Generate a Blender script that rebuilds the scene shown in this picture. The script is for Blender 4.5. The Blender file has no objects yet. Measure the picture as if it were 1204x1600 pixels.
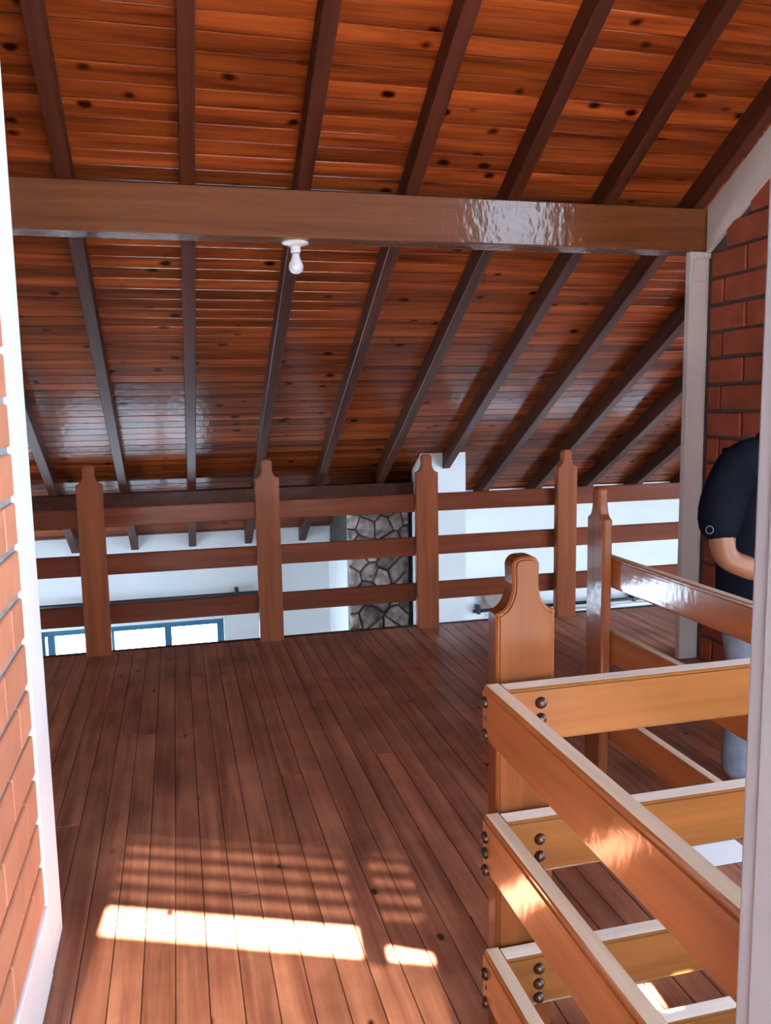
import bpy, bmesh, math, random
from mathutils import Vector, Matrix
random.seed(11)
S = bpy.context.scene
COL = S.collection

# ------------------------------------------------------------------ camera
EYE = 1.45
F_PX = 1285.7
YAW, PITCH, ROLL = math.radians(14.162), math.radians(7.337), math.radians(0.970)
def make_camera():
    cy, sy, cp, sp = math.cos(YAW), math.sin(YAW), math.cos(PITCH), math.sin(PITCH)
    f = Vector((sy*cp, cy*cp, -sp)); r = Vector((cy, -sy, 0)); d = f.cross(r)
    r2 = math.cos(ROLL)*r + math.sin(ROLL)*d
    d2 = -math.sin(ROLL)*r + math.cos(ROLL)*d
    cam = bpy.data.cameras.new('camera'); o = bpy.data.objects.new('camera', cam); COL.objects.link(o)
    u, b = -d2, -f
    o.matrix_world = Matrix(((r2.x, u.x, b.x, 0), (r2.y, u.y, b.y, 0), (r2.z, u.z, b.z, EYE), (0, 0, 0, 1)))
    cam.sensor_fit = 'VERTICAL'; cam.sensor_height = 36.0; cam.lens = F_PX/1600*36.0
    cam.clip_start = 0.02; cam.clip_end = 200
    S.camera = o
make_camera()

# ------------------------------------------------------------------ sky, sun, exposure
SKY_STRENGTH = 14.0
SUN_STRENGTH = 200.0
EXPOSURE = 0.25
w = bpy.data.worlds.new('sky'); S.world = w; w.use_nodes = True
wn = w.node_tree; wn.nodes.clear()
bg = wn.nodes.new('ShaderNodeBackground'); out = wn.nodes.new('ShaderNodeOutputWorld')
bg.inputs['Color'].default_value = (0.65, 0.815, 1.0, 1); bg.inputs['Strength'].default_value = SKY_STRENGTH
wn.links.new(bg.outputs[0], out.inputs[0])
SUN_A, SUN_C = 0.10, 0.882            # the sun travels along (A, 1, -C)
sl = bpy.data.lights.new('sun', 'SUN'); so = bpy.data.objects.new('sun', sl); COL.objects.link(so)
sl.energy = SUN_STRENGTH; sl.angle = math.radians(0.4); sl.color = (1.0, 0.93, 0.82)
so.rotation_euler = Vector((SUN_A, 1, -SUN_C)).to_track_quat('-Z', 'Y').to_euler()
so.location = (0, -6, 8)
def portal(name, loc, normal, sx, sy):
    l = bpy.data.lights.new(name, 'AREA'); l.shape = 'RECTANGLE'; l.size = sx; l.size_y = sy
    l.cycles.is_portal = True
    o = bpy.data.objects.new(name, l); COL.objects.link(o); o.location = loc
    o.rotation_euler = Vector(normal).to_track_quat('-Z', 'Y' if abs(normal[2]) < .5 else 'X').to_euler()
vs = S.view_settings
vs.view_transform = 'Standard'; vs.look = 'None'; vs.exposure = EXPOSURE; vs.gamma = 1.0; vs.use_curve_mapping = False
cy_ = S.cycles
cy_.use_denoising = True; cy_.max_bounces = 10; cy_.diffuse_bounces = 6; cy_.glossy_bounces = 4
cy_.transparent_max_bounces = 12; cy_.sample_clamp_indirect = 8.0; cy_.caustics_reflective = False; cy_.caustics_refractive = False

# ------------------------------------------------------------------ materials
def new_mat(name):
    m = bpy.data.materials.new(name); m.use_nodes = True
    nt = m.node_tree; b = nt.nodes.get('Principled BSDF')
    return m, nt, b
def N(nt, t, **kw):
    n = nt.nodes.new(t)
    for k, v in kw.items():
        if k in n.inputs: n.inputs[k].default_value = v
        else: setattr(n, k, v)
    return n
def ramp(nt, stops):
    r = nt.nodes.new('ShaderNodeValToRGB'); e = r.color_ramp.elements
    while len(e) > 1: e.remove(e[-1])
    e[0].position, e[0].color = stops[0][0], (*stops[0][1], 1)
    for p, c in stops[1:]:
        x = e.new(p); x.color = (*c, 1)
    return r
def wood(name, dark, light, axis=0, rough=0.28, coat=0.6, coat_rough=0.12, knots=0.0, bump=0.12, ripple=0.0, vary=0.35, grain=1.0, coat_ior=1.5, spec=0.5, blotch=0.0):
    """varnished plank: grain runs along local axis; every piece gets its own tone and its own stretch of grain"""
    m, nt, b = new_mat(name); L = nt.links
    tc = N(nt, 'ShaderNodeTexCoord'); oi = N(nt, 'ShaderNodeObjectInfo')
    mul = N(nt, 'ShaderNodeMath', operation='MULTIPLY'); mul.inputs[1].default_value = 37.0
    L.new(oi.outputs['Random'], mul.inputs[0])
    add = N(nt, 'ShaderNodeVectorMath', operation='ADD'); L.new(tc.outputs['Object'], add.inputs[0]); L.new(mul.outputs[0], add.inputs[1])
    mp = N(nt, 'ShaderNodeMapping'); sc = [18*grain]*3; sc[axis] = 1.1*grain; mp.inputs['Scale'].default_value = sc
    L.new(add.outputs[0], mp.inputs['Vector'])
    n1 = N(nt, 'ShaderNodeTexNoise'); n1.inputs['Scale'].default_value = 1.0; n1.inputs['Detail'].default_value = 5; n1.inputs['Distortion'].default_value = 0.6
    L.new(mp.outputs[0], n1.inputs['Vector'])
    mp2 = N(nt, 'ShaderNodeMapping'); sc = [95*grain]*3; sc[axis] = 3.0*grain; mp2.inputs['Scale'].default_value = sc
    L.new(add.outputs[0], mp2.inputs['Vector'])
    n2 = N(nt, 'ShaderNodeTexNoise'); n2.inputs['Scale'].default_value = 1.0; n2.inputs['Detail'].default_value = 3
    L.new(mp2.outputs[0], n2.inputs['Vector'])
    r1 = ramp(nt, [(0.30, dark), (0.70, light)])
    mixf = N(nt, 'ShaderNodeMath', operation='MULTIPLY_ADD'); mixf.inputs[1].default_value = 0.3
    sub = N(nt, 'ShaderNodeMath', operation='SUBTRACT'); sub.inputs[1].default_value = 0.5
    L.new(n2.outputs['Fac'], sub.inputs[0]); L.new(sub.outputs[0], mixf.inputs[0]); L.new(n1.outputs['Fac'], mixf.inputs[2])
    L.new(mixf.outputs[0], r1.inputs['Fac'])
    col = r1.outputs['Color']
    # tone of the piece
    mr = N(nt, 'ShaderNodeMapRange'); mr.inputs['To Min'].default_value = 1-vary; mr.inputs['To Max'].default_value = 1+vary*0.8
    L.new(oi.outputs['Random'], mr.inputs['Value'])
    vm = N(nt, 'ShaderNodeVectorMath', operation='SCALE'); L.new(col, vm.inputs[0]); L.new(mr.outputs[0], vm.inputs['Scale'])
    col = vm.outputs[0]
    if blotch > 0:      # worn and stained patches that run across the pieces
        ge = N(nt, 'ShaderNodeNewGeometry'); nb = N(nt, 'ShaderNodeTexNoise'); nb.inputs['Scale'].default_value = 2.6; nb.inputs['Detail'].default_value = 6; nb.inputs['Roughness'].default_value = 0.62
        L.new(ge.outputs['Position'], nb.inputs['Vector'])
        mb = N(nt, 'ShaderNodeMapRange'); mb.inputs['From Min'].default_value = 0.3; mb.inputs['From Max'].default_value = 0.7
        mb.inputs['To Min'].default_value = 1-blotch*0.6; mb.inputs['To Max'].default_value = 1+blotch*0.6; L.new(nb.outputs['Fac'], mb.inputs['Value'])
        vb = N(nt, 'ShaderNodeVectorMath', operation='SCALE'); L.new(col, vb.inputs[0]); L.new(mb.outputs[0], vb.inputs['Scale']); col = vb.outputs[0]
    if knots > 0:
        mk = N(nt, 'ShaderNodeMapping'); sc = [7.0]*3; sc[axis] = 4.2; mk.inputs['Scale'].default_value = sc
        L.new(add.outputs[0], mk.inputs['Vector'])
        vo = N(nt, 'ShaderNodeTexVoronoi'); vo.inputs['Scale'].default_value = 1.0; L.new(mk.outputs[0], vo.inputs['Vector'])
        nd = N(nt, 'ShaderNodeTexNoise'); nd.inputs['Scale'].default_value = 30; L.new(add.outputs[0], nd.inputs['Vector'])
        ad = N(nt, 'ShaderNodeMath', operation='MULTIPLY_ADD'); ad.inputs[1].default_value = 0.10; L.new(nd.outputs['Fac'], ad.inputs[0]); L.new(vo.outputs['Distance'], ad.inputs[2])
        kr = ramp(nt, [(knots*0.55+0.05, (1, 1, 1)), (knots+0.07, (0, 0, 0))]); L.new(ad.outputs[0], kr.inputs['Fac'])
        mx = N(nt, 'ShaderNodeMix', data_type='RGBA'); L.new(kr.outputs['Color'], mx.inputs['Factor'])
        L.new(col, mx.inputs['A']); mx.inputs['B'].default_value = (dark[0]*0.22, dark[1]*0.18, dark[2]*0.2, 1)
        col = mx.outputs['Result']
    L.new(col, b.inputs['Base Color'])
    b.inputs['Roughness'].default_value = rough; b.inputs['Coat Weight'].default_value = coat; b.inputs['Coat Roughness'].default_value = coat_rough
    b.inputs['Specular IOR Level'].default_value = spec; b.inputs['Coat IOR'].default_value = coat_ior
    bp = N(nt, 'ShaderNodeBump'); bp.inputs['Strength'].default_value = bump; bp.inputs['Distance'].default_value = 0.002
    L.new(n2.outputs['Fac'], bp.inputs['Height'])
    last = bp
    if ripple > 0:
        mp3 = N(nt, 'ShaderNodeMapping'); sc = [16.0]*3; sc[axis] = 26.0; mp3.inputs['Scale'].default_value = sc; L.new(add.outputs[0], mp3.inputs['Vector'])
        n3 = N(nt, 'ShaderNodeTexNoise'); n3.inputs['Scale'].default_value = 1.0; n3.inputs['Detail'].default_value = 2; L.new(mp3.outputs[0], n3.inputs['Vector'])
        b2 = N(nt, 'ShaderNodeBump'); b2.inputs['Strength'].default_value = ripple; b2.inputs['Distance'].default_value = 0.004
        L.new(n3.outputs['Fac'], b2.inputs['Height']); L.new(bp.outputs[0], b2.inputs['Normal']); last = b2
    L.new(last.outputs[0], b.inputs['Normal']); L.new(last.outputs[0], b.inputs['Coat Normal'])
    return m
def plain(name, color, rough=0.6, noise=0.0, scale=8.0, bump=0.0, metallic=0.0, coat=0.0, color2=None, vary=0.0, spec=0.5):
    m, nt, b = new_mat(name); L = nt.links
    b.inputs['Roughness'].default_value = rough; b.inputs['Metallic'].default_value = metallic; b.inputs['Coat Weight'].default_value = coat
    b.inputs['Specular IOR Level'].default_value = spec
    c2 = color2 or tuple(x*(1-noise) for x in color)
    tc = N(nt, 'ShaderNodeTexCoord'); oi = N(nt, 'ShaderNodeObjectInfo')
    mul = N(nt, 'ShaderNodeMath', operation='MULTIPLY'); mul.inputs[1].default_value = 23.0; L.new(oi.outputs['Random'], mul.inputs[0])
    add = N(nt, 'ShaderNodeVectorMath', operation='ADD'); L.new(tc.outputs['Object'], add.inputs[0]); L.new(mul.outputs[0], add.inputs[1])
    n = N(nt, 'ShaderNodeTexNoise'); n.inputs['Scale'].default_value = scale; n.inputs['Detail'].default_value = 6; L.new(add.outputs[0], n.inputs['Vector'])
    r = ramp(nt, [(0.35, c2), (0.65, color)]); L.new(n.outputs['Fac'], r.inputs['Fac'])
    mr = N(nt, 'ShaderNodeMapRange'); mr.inputs['To Min'].default_value = 1-vary; mr.inputs['To Max'].default_value = 1+vary; L.new(oi.outputs['Random'], mr.inputs['Value'])
    vm = N(nt, 'ShaderNodeVectorMath', operation='SCALE'); L.new(r.outputs['Color'], vm.inputs[0]); L.new(mr.outputs[0], vm.inputs['Scale'])
    L.new(vm.outputs[0], b.inputs['Base Color'])
    if bump > 0:
        n2 = N(nt, 'ShaderNodeTexNoise'); n2.inputs['Scale'].default_value = scale*6; n2.inputs['Detail'].default_value = 4; L.new(add.outputs[0], n2.inputs['Vector'])
        bp = N(nt, 'ShaderNodeBump'); bp.inputs['Strength'].default_value = bump; bp.inputs['Distance'].default_value = 0.004
        L.new(n2.outputs['Fac'], bp.inputs['Height']); L.new(bp.outputs[0], b.inputs['Normal'])
    return m
def glass(name, tint=(1, 1, 1), gloss=0.06):
    m = bpy.data.materials.new(name); m.use_nodes = True; nt = m.node_tree; nt.nodes.clear()
    o = nt.nodes.new('ShaderNodeOutputMaterial'); t = nt.nodes.new('ShaderNodeBsdfTransparent'); g = nt.nodes.new('ShaderNodeBsdfGlossy'); mx = nt.nodes.new('ShaderNodeMixShader')
    t.inputs['Color'].default_value = (*tint, 1); g.inputs['Roughness'].default_value = 0.03; mx.inputs['Fac'].default_value = gloss
    nt.links.new(t.outputs[0], mx.inputs[1]); nt.links.new(g.outputs[0], mx.inputs[2]); nt.links.new(mx.outputs[0], o.inputs[0])
    return m

M = {}
M['ceil'] = wood('ceiling_pine', (0.082, 0.0145, 0.0050), (0.275, 0.060, 0.0135), 0, rough=0.5, coat=0.37, coat_rough=0.15, spec=0.0, knots=0.16, bump=0.10, ripple=0.30, vary=0.38)
M['rafter'] = wood('rafter_wood', (0.036, 0.009, 0.005), (0.075, 0.020, 0.010), 1, rough=0.5, coat=0.12, coat_rough=0.2, spec=0.1, bump=0.12, ripple=0.15, vary=0.12)
M['beam'] = wood('beam_wood', (0.090, 0.027, 0.008), (0.140, 0.045, 0.014), 0, rough=0.42, coat=0.8, coat_rough=0.09, spec=0.05, bump=0.12, ripple=0.35, vary=0.0)
M['floor'] = wood('floor_plank', (0.185, 0.066, 0.040), (0.370, 0.158, 0.095), 1, rough=0.45, coat=0.36, coat_rough=0.24, spec=0.08, knots=0.07, bump=0.10, ripple=0.12, vary=0.10, blotch=0.55)
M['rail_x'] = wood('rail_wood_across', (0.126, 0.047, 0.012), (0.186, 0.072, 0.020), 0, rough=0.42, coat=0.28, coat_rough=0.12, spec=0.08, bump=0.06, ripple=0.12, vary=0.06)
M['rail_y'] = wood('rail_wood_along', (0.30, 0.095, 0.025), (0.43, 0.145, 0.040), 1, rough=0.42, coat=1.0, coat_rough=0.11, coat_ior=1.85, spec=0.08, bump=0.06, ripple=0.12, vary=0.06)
M['post'] = wood('post_wood', (0.090, 0.026, 0.008), (0.148, 0.044, 0.013), 2, rough=0.45, coat=0.08, coat_rough=0.09, spec=0.05, bump=0.06, ripple=0.08, vary=0.06)
M['post_far_lit'] = wood('far_post_wood_lightened', (0.20, 0.058, 0.024), (0.31, 0.094, 0.040), 2, rough=0.45, coat=0.10, coat_rough=0.12, bump=0.06, ripple=0.08, vary=0.06, spec=0.05)  # same varnished wood as the near post, lightened for the weak light there
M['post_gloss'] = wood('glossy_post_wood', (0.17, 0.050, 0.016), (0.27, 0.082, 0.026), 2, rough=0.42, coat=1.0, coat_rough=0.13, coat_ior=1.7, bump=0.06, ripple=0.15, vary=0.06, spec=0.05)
M['farrail'] = wood('far_rail_wood', (0.125, 0.032, 0.015), (0.195, 0.051, 0.024), 0, rough=0.45, coat=0.12, coat_rough=0.12, spec=0.05, bump=0.08, ripple=0.10, vary=0.10)
M['edge'] = wood('pale_top_edge', (0.62, 0.54, 0.47), (0.90, 0.82, 0.74), 0, rough=0.42, coat=0.3, coat_rough=0.3, bump=0.1, vary=0.0)  # rail top edges, paler than the rail faces
M['edge_y'] = wood('pale_top_edge_along', (0.46, 0.36, 0.26), (0.70, 0.58, 0.45), 1, rough=0.42, coat=0.3, coat_rough=0.3, bump=0.1, vary=0.0)
M['white'] = plain('white_wall_paint', (0.80, 0.80, 0.80), 0.65, noise=0.04, scale=3, bump=0.05)
M['trimwhite'] = plain('white_trim_paint', (0.90, 0.91, 0.91), 0.5, noise=0.03, scale=5, bump=0.06)
M['column'] = plain('grey_white_pillar_paint', (0.52, 0.44, 0.40), 0.6, noise=0.10, scale=4, bump=0.10)
M['jamb'] = plain('shaded_jamb_paint', (0.36, 0.38, 0.42), 0.5, noise=0.05, scale=6, bump=0.04)  # white jamb paint with its shade put into the base colour
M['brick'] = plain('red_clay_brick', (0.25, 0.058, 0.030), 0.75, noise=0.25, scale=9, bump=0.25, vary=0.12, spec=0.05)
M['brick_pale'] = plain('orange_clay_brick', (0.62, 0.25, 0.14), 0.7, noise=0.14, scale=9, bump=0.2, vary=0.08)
M['mortar'] = plain('grey_mortar', (0.20, 0.185, 0.18), 0.9, noise=0.35, scale=14, bump=0.5)
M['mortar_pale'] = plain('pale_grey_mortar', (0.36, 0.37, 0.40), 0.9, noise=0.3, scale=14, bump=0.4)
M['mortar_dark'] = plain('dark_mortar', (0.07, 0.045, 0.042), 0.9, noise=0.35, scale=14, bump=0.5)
M['bronze'] = plain('dark_bronze', (0.07, 0.035, 0.022), 0.33, noise=0.2, scale=20, metallic=0.7)
M['teal'] = plain('teal_frame_paint', (0.035, 0.13, 0.21), 0.5, noise=0.1)
M['metal_black'] = plain('black_iron', (0.012, 0.013, 0.016), 0.45, noise=0.1)
M['steel'] = plain('pale_tube_metal', (0.6, 0.62, 0.65), 0.35, metallic=0.6)
M['stone'] = plain('field_stone', (0.46, 0.38, 0.33), 0.8, scale=13, bump=0.6, color2=(0.13, 0.09, 0.08), vary=0.5)
M['stone_mortar'] = plain('stone_mortar', (0.07, 0.055, 0.05), 0.95, noise=0.3, scale=14, bump=0.4)
M['bulb'] = plain('frosted_bulb', (0.86, 0.88, 0.92), 0.25, coat=0.4)
M['porcelain'] = plain('white_porcelain', (0.85, 0.83, 0.80), 0.25, coat=0.4)
M['subfloor'] = plain('dark_gap', (0.02, 0.012, 0.009), 0.9)
M['deck'] = plain('roof_deck', (0.05, 0.022, 0.012), 0.9)
M['ground'] = plain('ground_floor_tile', (0.17, 0.09, 0.055), 0.5, noise=0.2, scale=2)
M['paving'] = plain('pale_paving', (0.50, 0.48, 0.44), 0.8, noise=0.15, scale=1.5)
M['paper'] = plain('pale_paper', (0.78, 0.82, 0.85), 0.7)
M['taupe'] = plain('taupe_wood', (0.30, 0.22, 0.18), 0.6, noise=0.2)
M['glass'] = glass('clear_glass', (0.97, 0.99, 1.0))
M['glass_tint'] = glass('tinted_louvre_glass', (0.175, 0.17, 0.16), 0.05)
M['glass_dim_sun'] = glass('added_dim_sun_glass', (0.170, 0.165, 0.155), 0.05)
M['skin'] = plain('skin', (0.27, 0.115, 0.062), 0.5, noise=0.12, scale=12)
M['shirt'] = plain('navy_black_cotton', (0.007, 0.009, 0.016), 0.95, spec=0.03, noise=0.25, scale=14, bump=0.2)
M['denim'] = plain('light_blue_denim', (0.19, 0.24, 0.32), 0.85, noise=0.3, scale=25, bump=0.2)
M['shoe'] = plain('dark_shoe', (0.03, 0.028, 0.03), 0.6)
M['hair'] = plain('dark_hair', (0.012, 0.009, 0.008), 0.8, noise=0.3, scale=40, bump=0.5, spec=0.08)
M['print'] = plain('grey_print', (0.30, 0.30, 0.34), 0.7)

# ------------------------------------------------------------------ mesh helpers
def bm_obj(name, bm, mats, parent=None, loc=None, smooth=False):
    me = bpy.data.meshes.new(name); bm.normal_update(); bm.to_mesh(me); bm.free()
    return me_obj(name, me, mats, parent, loc, smooth)
def me_obj(name, me, mats, parent=None, loc=None, smooth=False):
    if mats is not None:
        for m in (mats if isinstance(mats, (list, tuple)) else [mats]): me.materials.append(m)
    if smooth:
        for p in me.polygons: p.use_smooth = True
    o = bpy.data.objects.new(name, me); COL.objects.link(o)
    if parent: o.parent = parent
    if loc is not None: o.location = loc
    return o
def link_copy(name, me, parent, loc, rot=None):
    o = bpy.data.objects.new(name, me); COL.objects.link(o); o.parent = parent; o.location = loc
    if rot: o.rotation_euler = rot
    return o
def empty(name, loc=(0, 0, 0)):
    o = bpy.data.objects.new(name, None); COL.objects.link(o); o.location = loc; o.empty_display_size = 0.1; return o
def tag(o, label, cat, group=None, kind=None):
    o['label'] = label; o['category'] = cat
    if group: o['group'] = group
    if kind: o['kind'] = kind
    return o
def add_box(bm, x0, x1, y0, y1, z0, z1):
    v = [bm.verts.new(p) for p in ((x0,y0,z0),(x1,y0,z0),(x1,y1,z0),(x0,y1,z0),(x0,y0,z1),(x1,y0,z1),(x1,y1,z1),(x0,y1,z1))]
    for f in ((0,3,2,1),(4,5,6,7),(0,1,5,4),(1,2,6,5),(2,3,7,6),(3,0,4,7)): bm.faces.new([v[i] for i in f])
    return v
def box_bm(x0, x1, y0, y1, z0, z1, bev=0.0, seg=2):
    bm = bmesh.new(); add_box(bm, x0, x1, y0, y1, z0, z1)
    if bev > 0: bmesh.ops.bevel(bm, geom=bm.edges[:], offset=bev, segments=seg, profile=0.5, affect='EDGES')
    return bm
def prism(bm, pts, a0, a1, axis):
    """close a polygon (list of 2-D points) and pull it from a0 to a1 along axis"""
    def P(p, a):
        if axis == 0: return (a, p[0], p[1])
        if axis == 1: return (p[0], a, p[1])
        return (p[0], p[1], a)
    A = [bm.verts.new(P(p, a0)) for p in pts]; B = [bm.verts.new(P(p, a1)) for p in pts]
    n = len(pts)
    bm.faces.new(A); bm.faces.new(B[::-1])
    for i in range(n): bm.faces.new((A[i], B[i], B[(i+1) % n], A[(i+1) % n]))
    bmesh.ops.recalc_face_normals(bm, faces=bm.faces)
def lathe(profile, seg=20):
    bm = bmesh.new(); rings = []
    for r, z in profile:
        if r < 1e-6: rings.append([bm.verts.new((0, 0, z))])
        else: rings.append([bm.verts.new((r*math.cos(2*math.pi*i/seg), r*math.sin(2*math.pi*i/seg), z)) for i in range(seg)])
    for a, b in zip(rings, rings[1:]):
        for i in range(seg):
            j = (i+1) % seg
            if len(a) == 1 and len(b) == 1: continue
            if len(a) == 1: bm.faces.new((a[0], b[i], b[j]))
            elif len(b) == 1: bm.faces.new((a[i], b[0], a[j]))
            else: bm.faces.new((a[i], b[i], b[j], a[j]))
    bmesh.ops.recalc_face_normals(bm, faces=bm.faces)
    return bm
def wall_cells(bm, u0, u1, z0, z1, holes, put):
    """fill a rectangle minus rectangular holes with boxes: put(bm, ua, ub, za, zb)"""
    zs = sorted({z0, z1, *[h[2] for h in holes], *[h[3] for h in holes]})
    zs = [z for z in zs if z0 <= z <= z1]
    for za, zb in zip(zs, zs[1:]):
        cuts = sorted([(h[0], h[1]) for h in holes if h[2] <= za+1e-6 and h[3] >= zb-1e-6])
        u = u0
        for a, b in cuts:
            if a > u+1e-6: put(bm, u, a, za, zb)
            u = max(u, b)
        if u < u1-1e-6: put(bm, u, u1, za, zb)

# ------------------------------------------------------------------ key dimensions (metres)
TAN = math.tan(math.radians(30)); COS = math.cos(math.radians(30)); SIN = math.sin(math.radians(30))
def raft_z(y): return 2.46 - TAN*(y - 3.97)          # underside of the rafters
RAFT_D = 0.12
def board_z(y): return raft_z(y) + RAFT_D/COS          # underside of the boards
YB = -1.0                                              # inner face of the back wall
X_L, X_R = -3.0, 6.5
Y_FAR_L, Y_FAR_R = 7.98, 7.33
Z_G = -2.75                                            # ground floor

# ------------------------------------------------------------------ ceiling: deck > rafters, boards
bm = bmesh.new()
T = 0.018/COS
prism(bm, [(YB-0.3, board_z(YB-0.3)+T), (8.2, board_z(8.2)+T), (8.2, board_z(8.2)+T+0.15), (YB-0.3, board_z(YB-0.3)+T+0.15)], X_L-0.2, X_R+0.2, 0)
ceiling = tag(bm_obj('ceiling', bm, M['deck']), 'sloping timber ceiling of varnished pine boards over dark rafters', 'ceiling', kind='structure')
PITCH_B = 0.0875
def board_me(length, name):
    w_, t, c, g = PITCH_B/2-0.0014, 0.018, 0.0030, 0
    bm = bmesh.new()
    prism(bm, [(-w_, c), (-w_+c*0.9, 0), (w_-c*0.9, 0), (w_, c), (w_, t), (-w_, t)], -length/2, length/2, 0)
    me = bpy.data.meshes.new(name); bm.to_mesh(me); bm.free(); me.materials.append(M['ceil']); return me
STEP = 0.5275
RX = [-0.42 + STEP*k for k in range(-4, 13)]
cache = {}
rest = bmesh.new()
n_rows = int((8.15 - (YB-0.2))/COS/PITCH_B)
for r in range(n_rows):
    y = 8.15 - (r+0.5)*PITCH_B*COS
    if y < 2.75:
        a = [(X_L, X_R)]
    else:
        cuts = sorted(random.sample([x for x in RX if -1.1 < x < 4.2], 2))
        a = list(zip([X_L]+cuts, cuts+[X_R]))
    for x0, x1 in a:
        L_ = round(x1-x0-0.002, 4)
        dz = random.uniform(-0.0012, 0.0012)
        if len(a) == 1:
            w_, t, c = PITCH_B/2-0.0012, 0.018, 0.006
            tmp = bmesh.new(); prism(tmp, [(-w_, c), (-w_+c, 0), (w_-c, 0), (w_, c), (w_, t), (-w_, t)], -L_/2, L_/2, 0)
            mt = Matrix.Translation(((x0+x1)/2, y, board_z(y)+dz)) @ Matrix.Rotation(-math.radians(30), 4, 'X')
            tmp.transform(mt); me = bpy.data.meshes.new('t'); tmp.to_mesh(me); tmp.free(); rest.from_mesh(me); bpy.data.meshes.remove(me)
            continue
        if L_ not in cache: cache[L_] = board_me(L_, 'ceiling_board')
        link_copy('ceiling_board', cache[L_], ceiling, ((x0+x1)/2, y, board_z(y)+dz), (-math.radians(30)+random.uniform(-.006, .006), 0, 0))
o = bm_obj('ceiling_boards_behind', rest, M['ceil'], ceiling); o['kind'] = 'stuff'
def rafter_me(y0, y1, name):
    bm = bmesh.new(); hw = 0.034
    L_ = (y1-y0)/COS
    add_box(bm, -hw, hw, 0, L_, 0.002, RAFT_D+0.004)
    bmesh.ops.bevel(bm, geom=[e for e in bm.edges if abs(e.verts[0].co.y-e.verts[1].co.y) > 0.1], offset=0.004, segments=1, affect='EDGES')
    me = bpy.data.meshes.new(name); bm.to_mesh(me); bm.free(); me.materials.append(M['rafter']); return me
raf_long = rafter_me(YB-0.1, 8.02, 'rafter'); raf_short = rafter_me(YB-0.1, 7.38, 'rafter')
for i, x in enumerate(RX):
    me = raf_long if x < 1.9 else raf_short
    link_copy('rafter', me, ceiling, (x, YB-0.1, raft_z(YB-0.1)), (-math.radians(30), 0, 0))

# ------------------------------------------------------------------ beams
bm = box_bm(-3.0, 2.80, 3.97, 4.13, 2.24, 2.458, 0.006, 2)
beam = tag(bm_obj('trim_1', bm, M['beam']), 'broad glossy brown crossbeam spanning the sloping ceiling above the bulb', 'beam', kind='structure')
bm = box_bm(-3.0, 1.988, 6.86, 7.00, 0.57, 0.79, 0.005, 2)
tag(bm_obj('trim_2', bm, M['rafter']), 'dark low beam carrying the rafters behind the far railing', 'beam', kind='structure')

# ------------------------------------------------------------------ loft floor: slab > boards
bm = bmesh.new()
add_box(bm, X_L, X_R, YB, 5.10, -0.22, -0.021)
floor = tag(bm_obj('floor', bm, M['subfloor']), 'worn reddish brown plank floor of the loft', 'floor', kind='structure')
FP = 0.0815
fcache = {}
def fboard(L_):
    if L_ not in fcache:
        bm = box_bm(-FP/2+0.0011, FP/2-0.0011, -L_/2, L_/2, -0.021, 0, 0.0015, 1)
        me = bpy.data.meshes.new('floor_board'); bm.to_mesh(me); bm.free(); me.materials.append(M['floor']); fcache[L_] = me
    return fcache[L_]
rest = bmesh.new()
x = X_L + FP/2
k = 0
while x < X_R:
    if -1.35 < x < 3.3:
        off = (k*0.77) % 1.9
        cuts = [c for c in ((0.9+off*1.9,) if k % 3 else (0.2+off, 3.1+off*0.9)) if YB+0.3 < c < 4.8]
        ys = [YB]+cuts+[5.10]
        for a, b in zip(ys, ys[1:]):
            L_ = round(b-a-0.0015, 4)
            link_copy('floor_board', fboard(L_), floor, (x, (a+b)/2, random.uniform(-0.0008, 0.0004)), (0, random.uniform(-.006, .006), 0))
    else:
        add_box(rest, x-FP/2+0.001, x+FP/2-0.001, YB, 5.10, -0.021, 0)
    x += FP; k += 1
o = bm_obj('floor_boards_at_sides', rest, M['floor'], floor); o['kind'] = 'stuff'
bm = box_bm(X_L, X_R, 5.10, 5.14, -0.24, 0.002, 0.003, 1)
tag(bm_obj('trim_3', bm, M['rafter']), 'dark timber fascia closing the far edge of the loft floor', 'fascia', kind='structure')
bm = box_bm(X_L-.2, X_R+.2, YB-.2, 8.2, Z_G-0.1, Z_G)
tag(bm_obj('floor.001', bm, M['ground']), 'tiled ground floor of the hall below the loft', 'floor', kind='structure')

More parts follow.
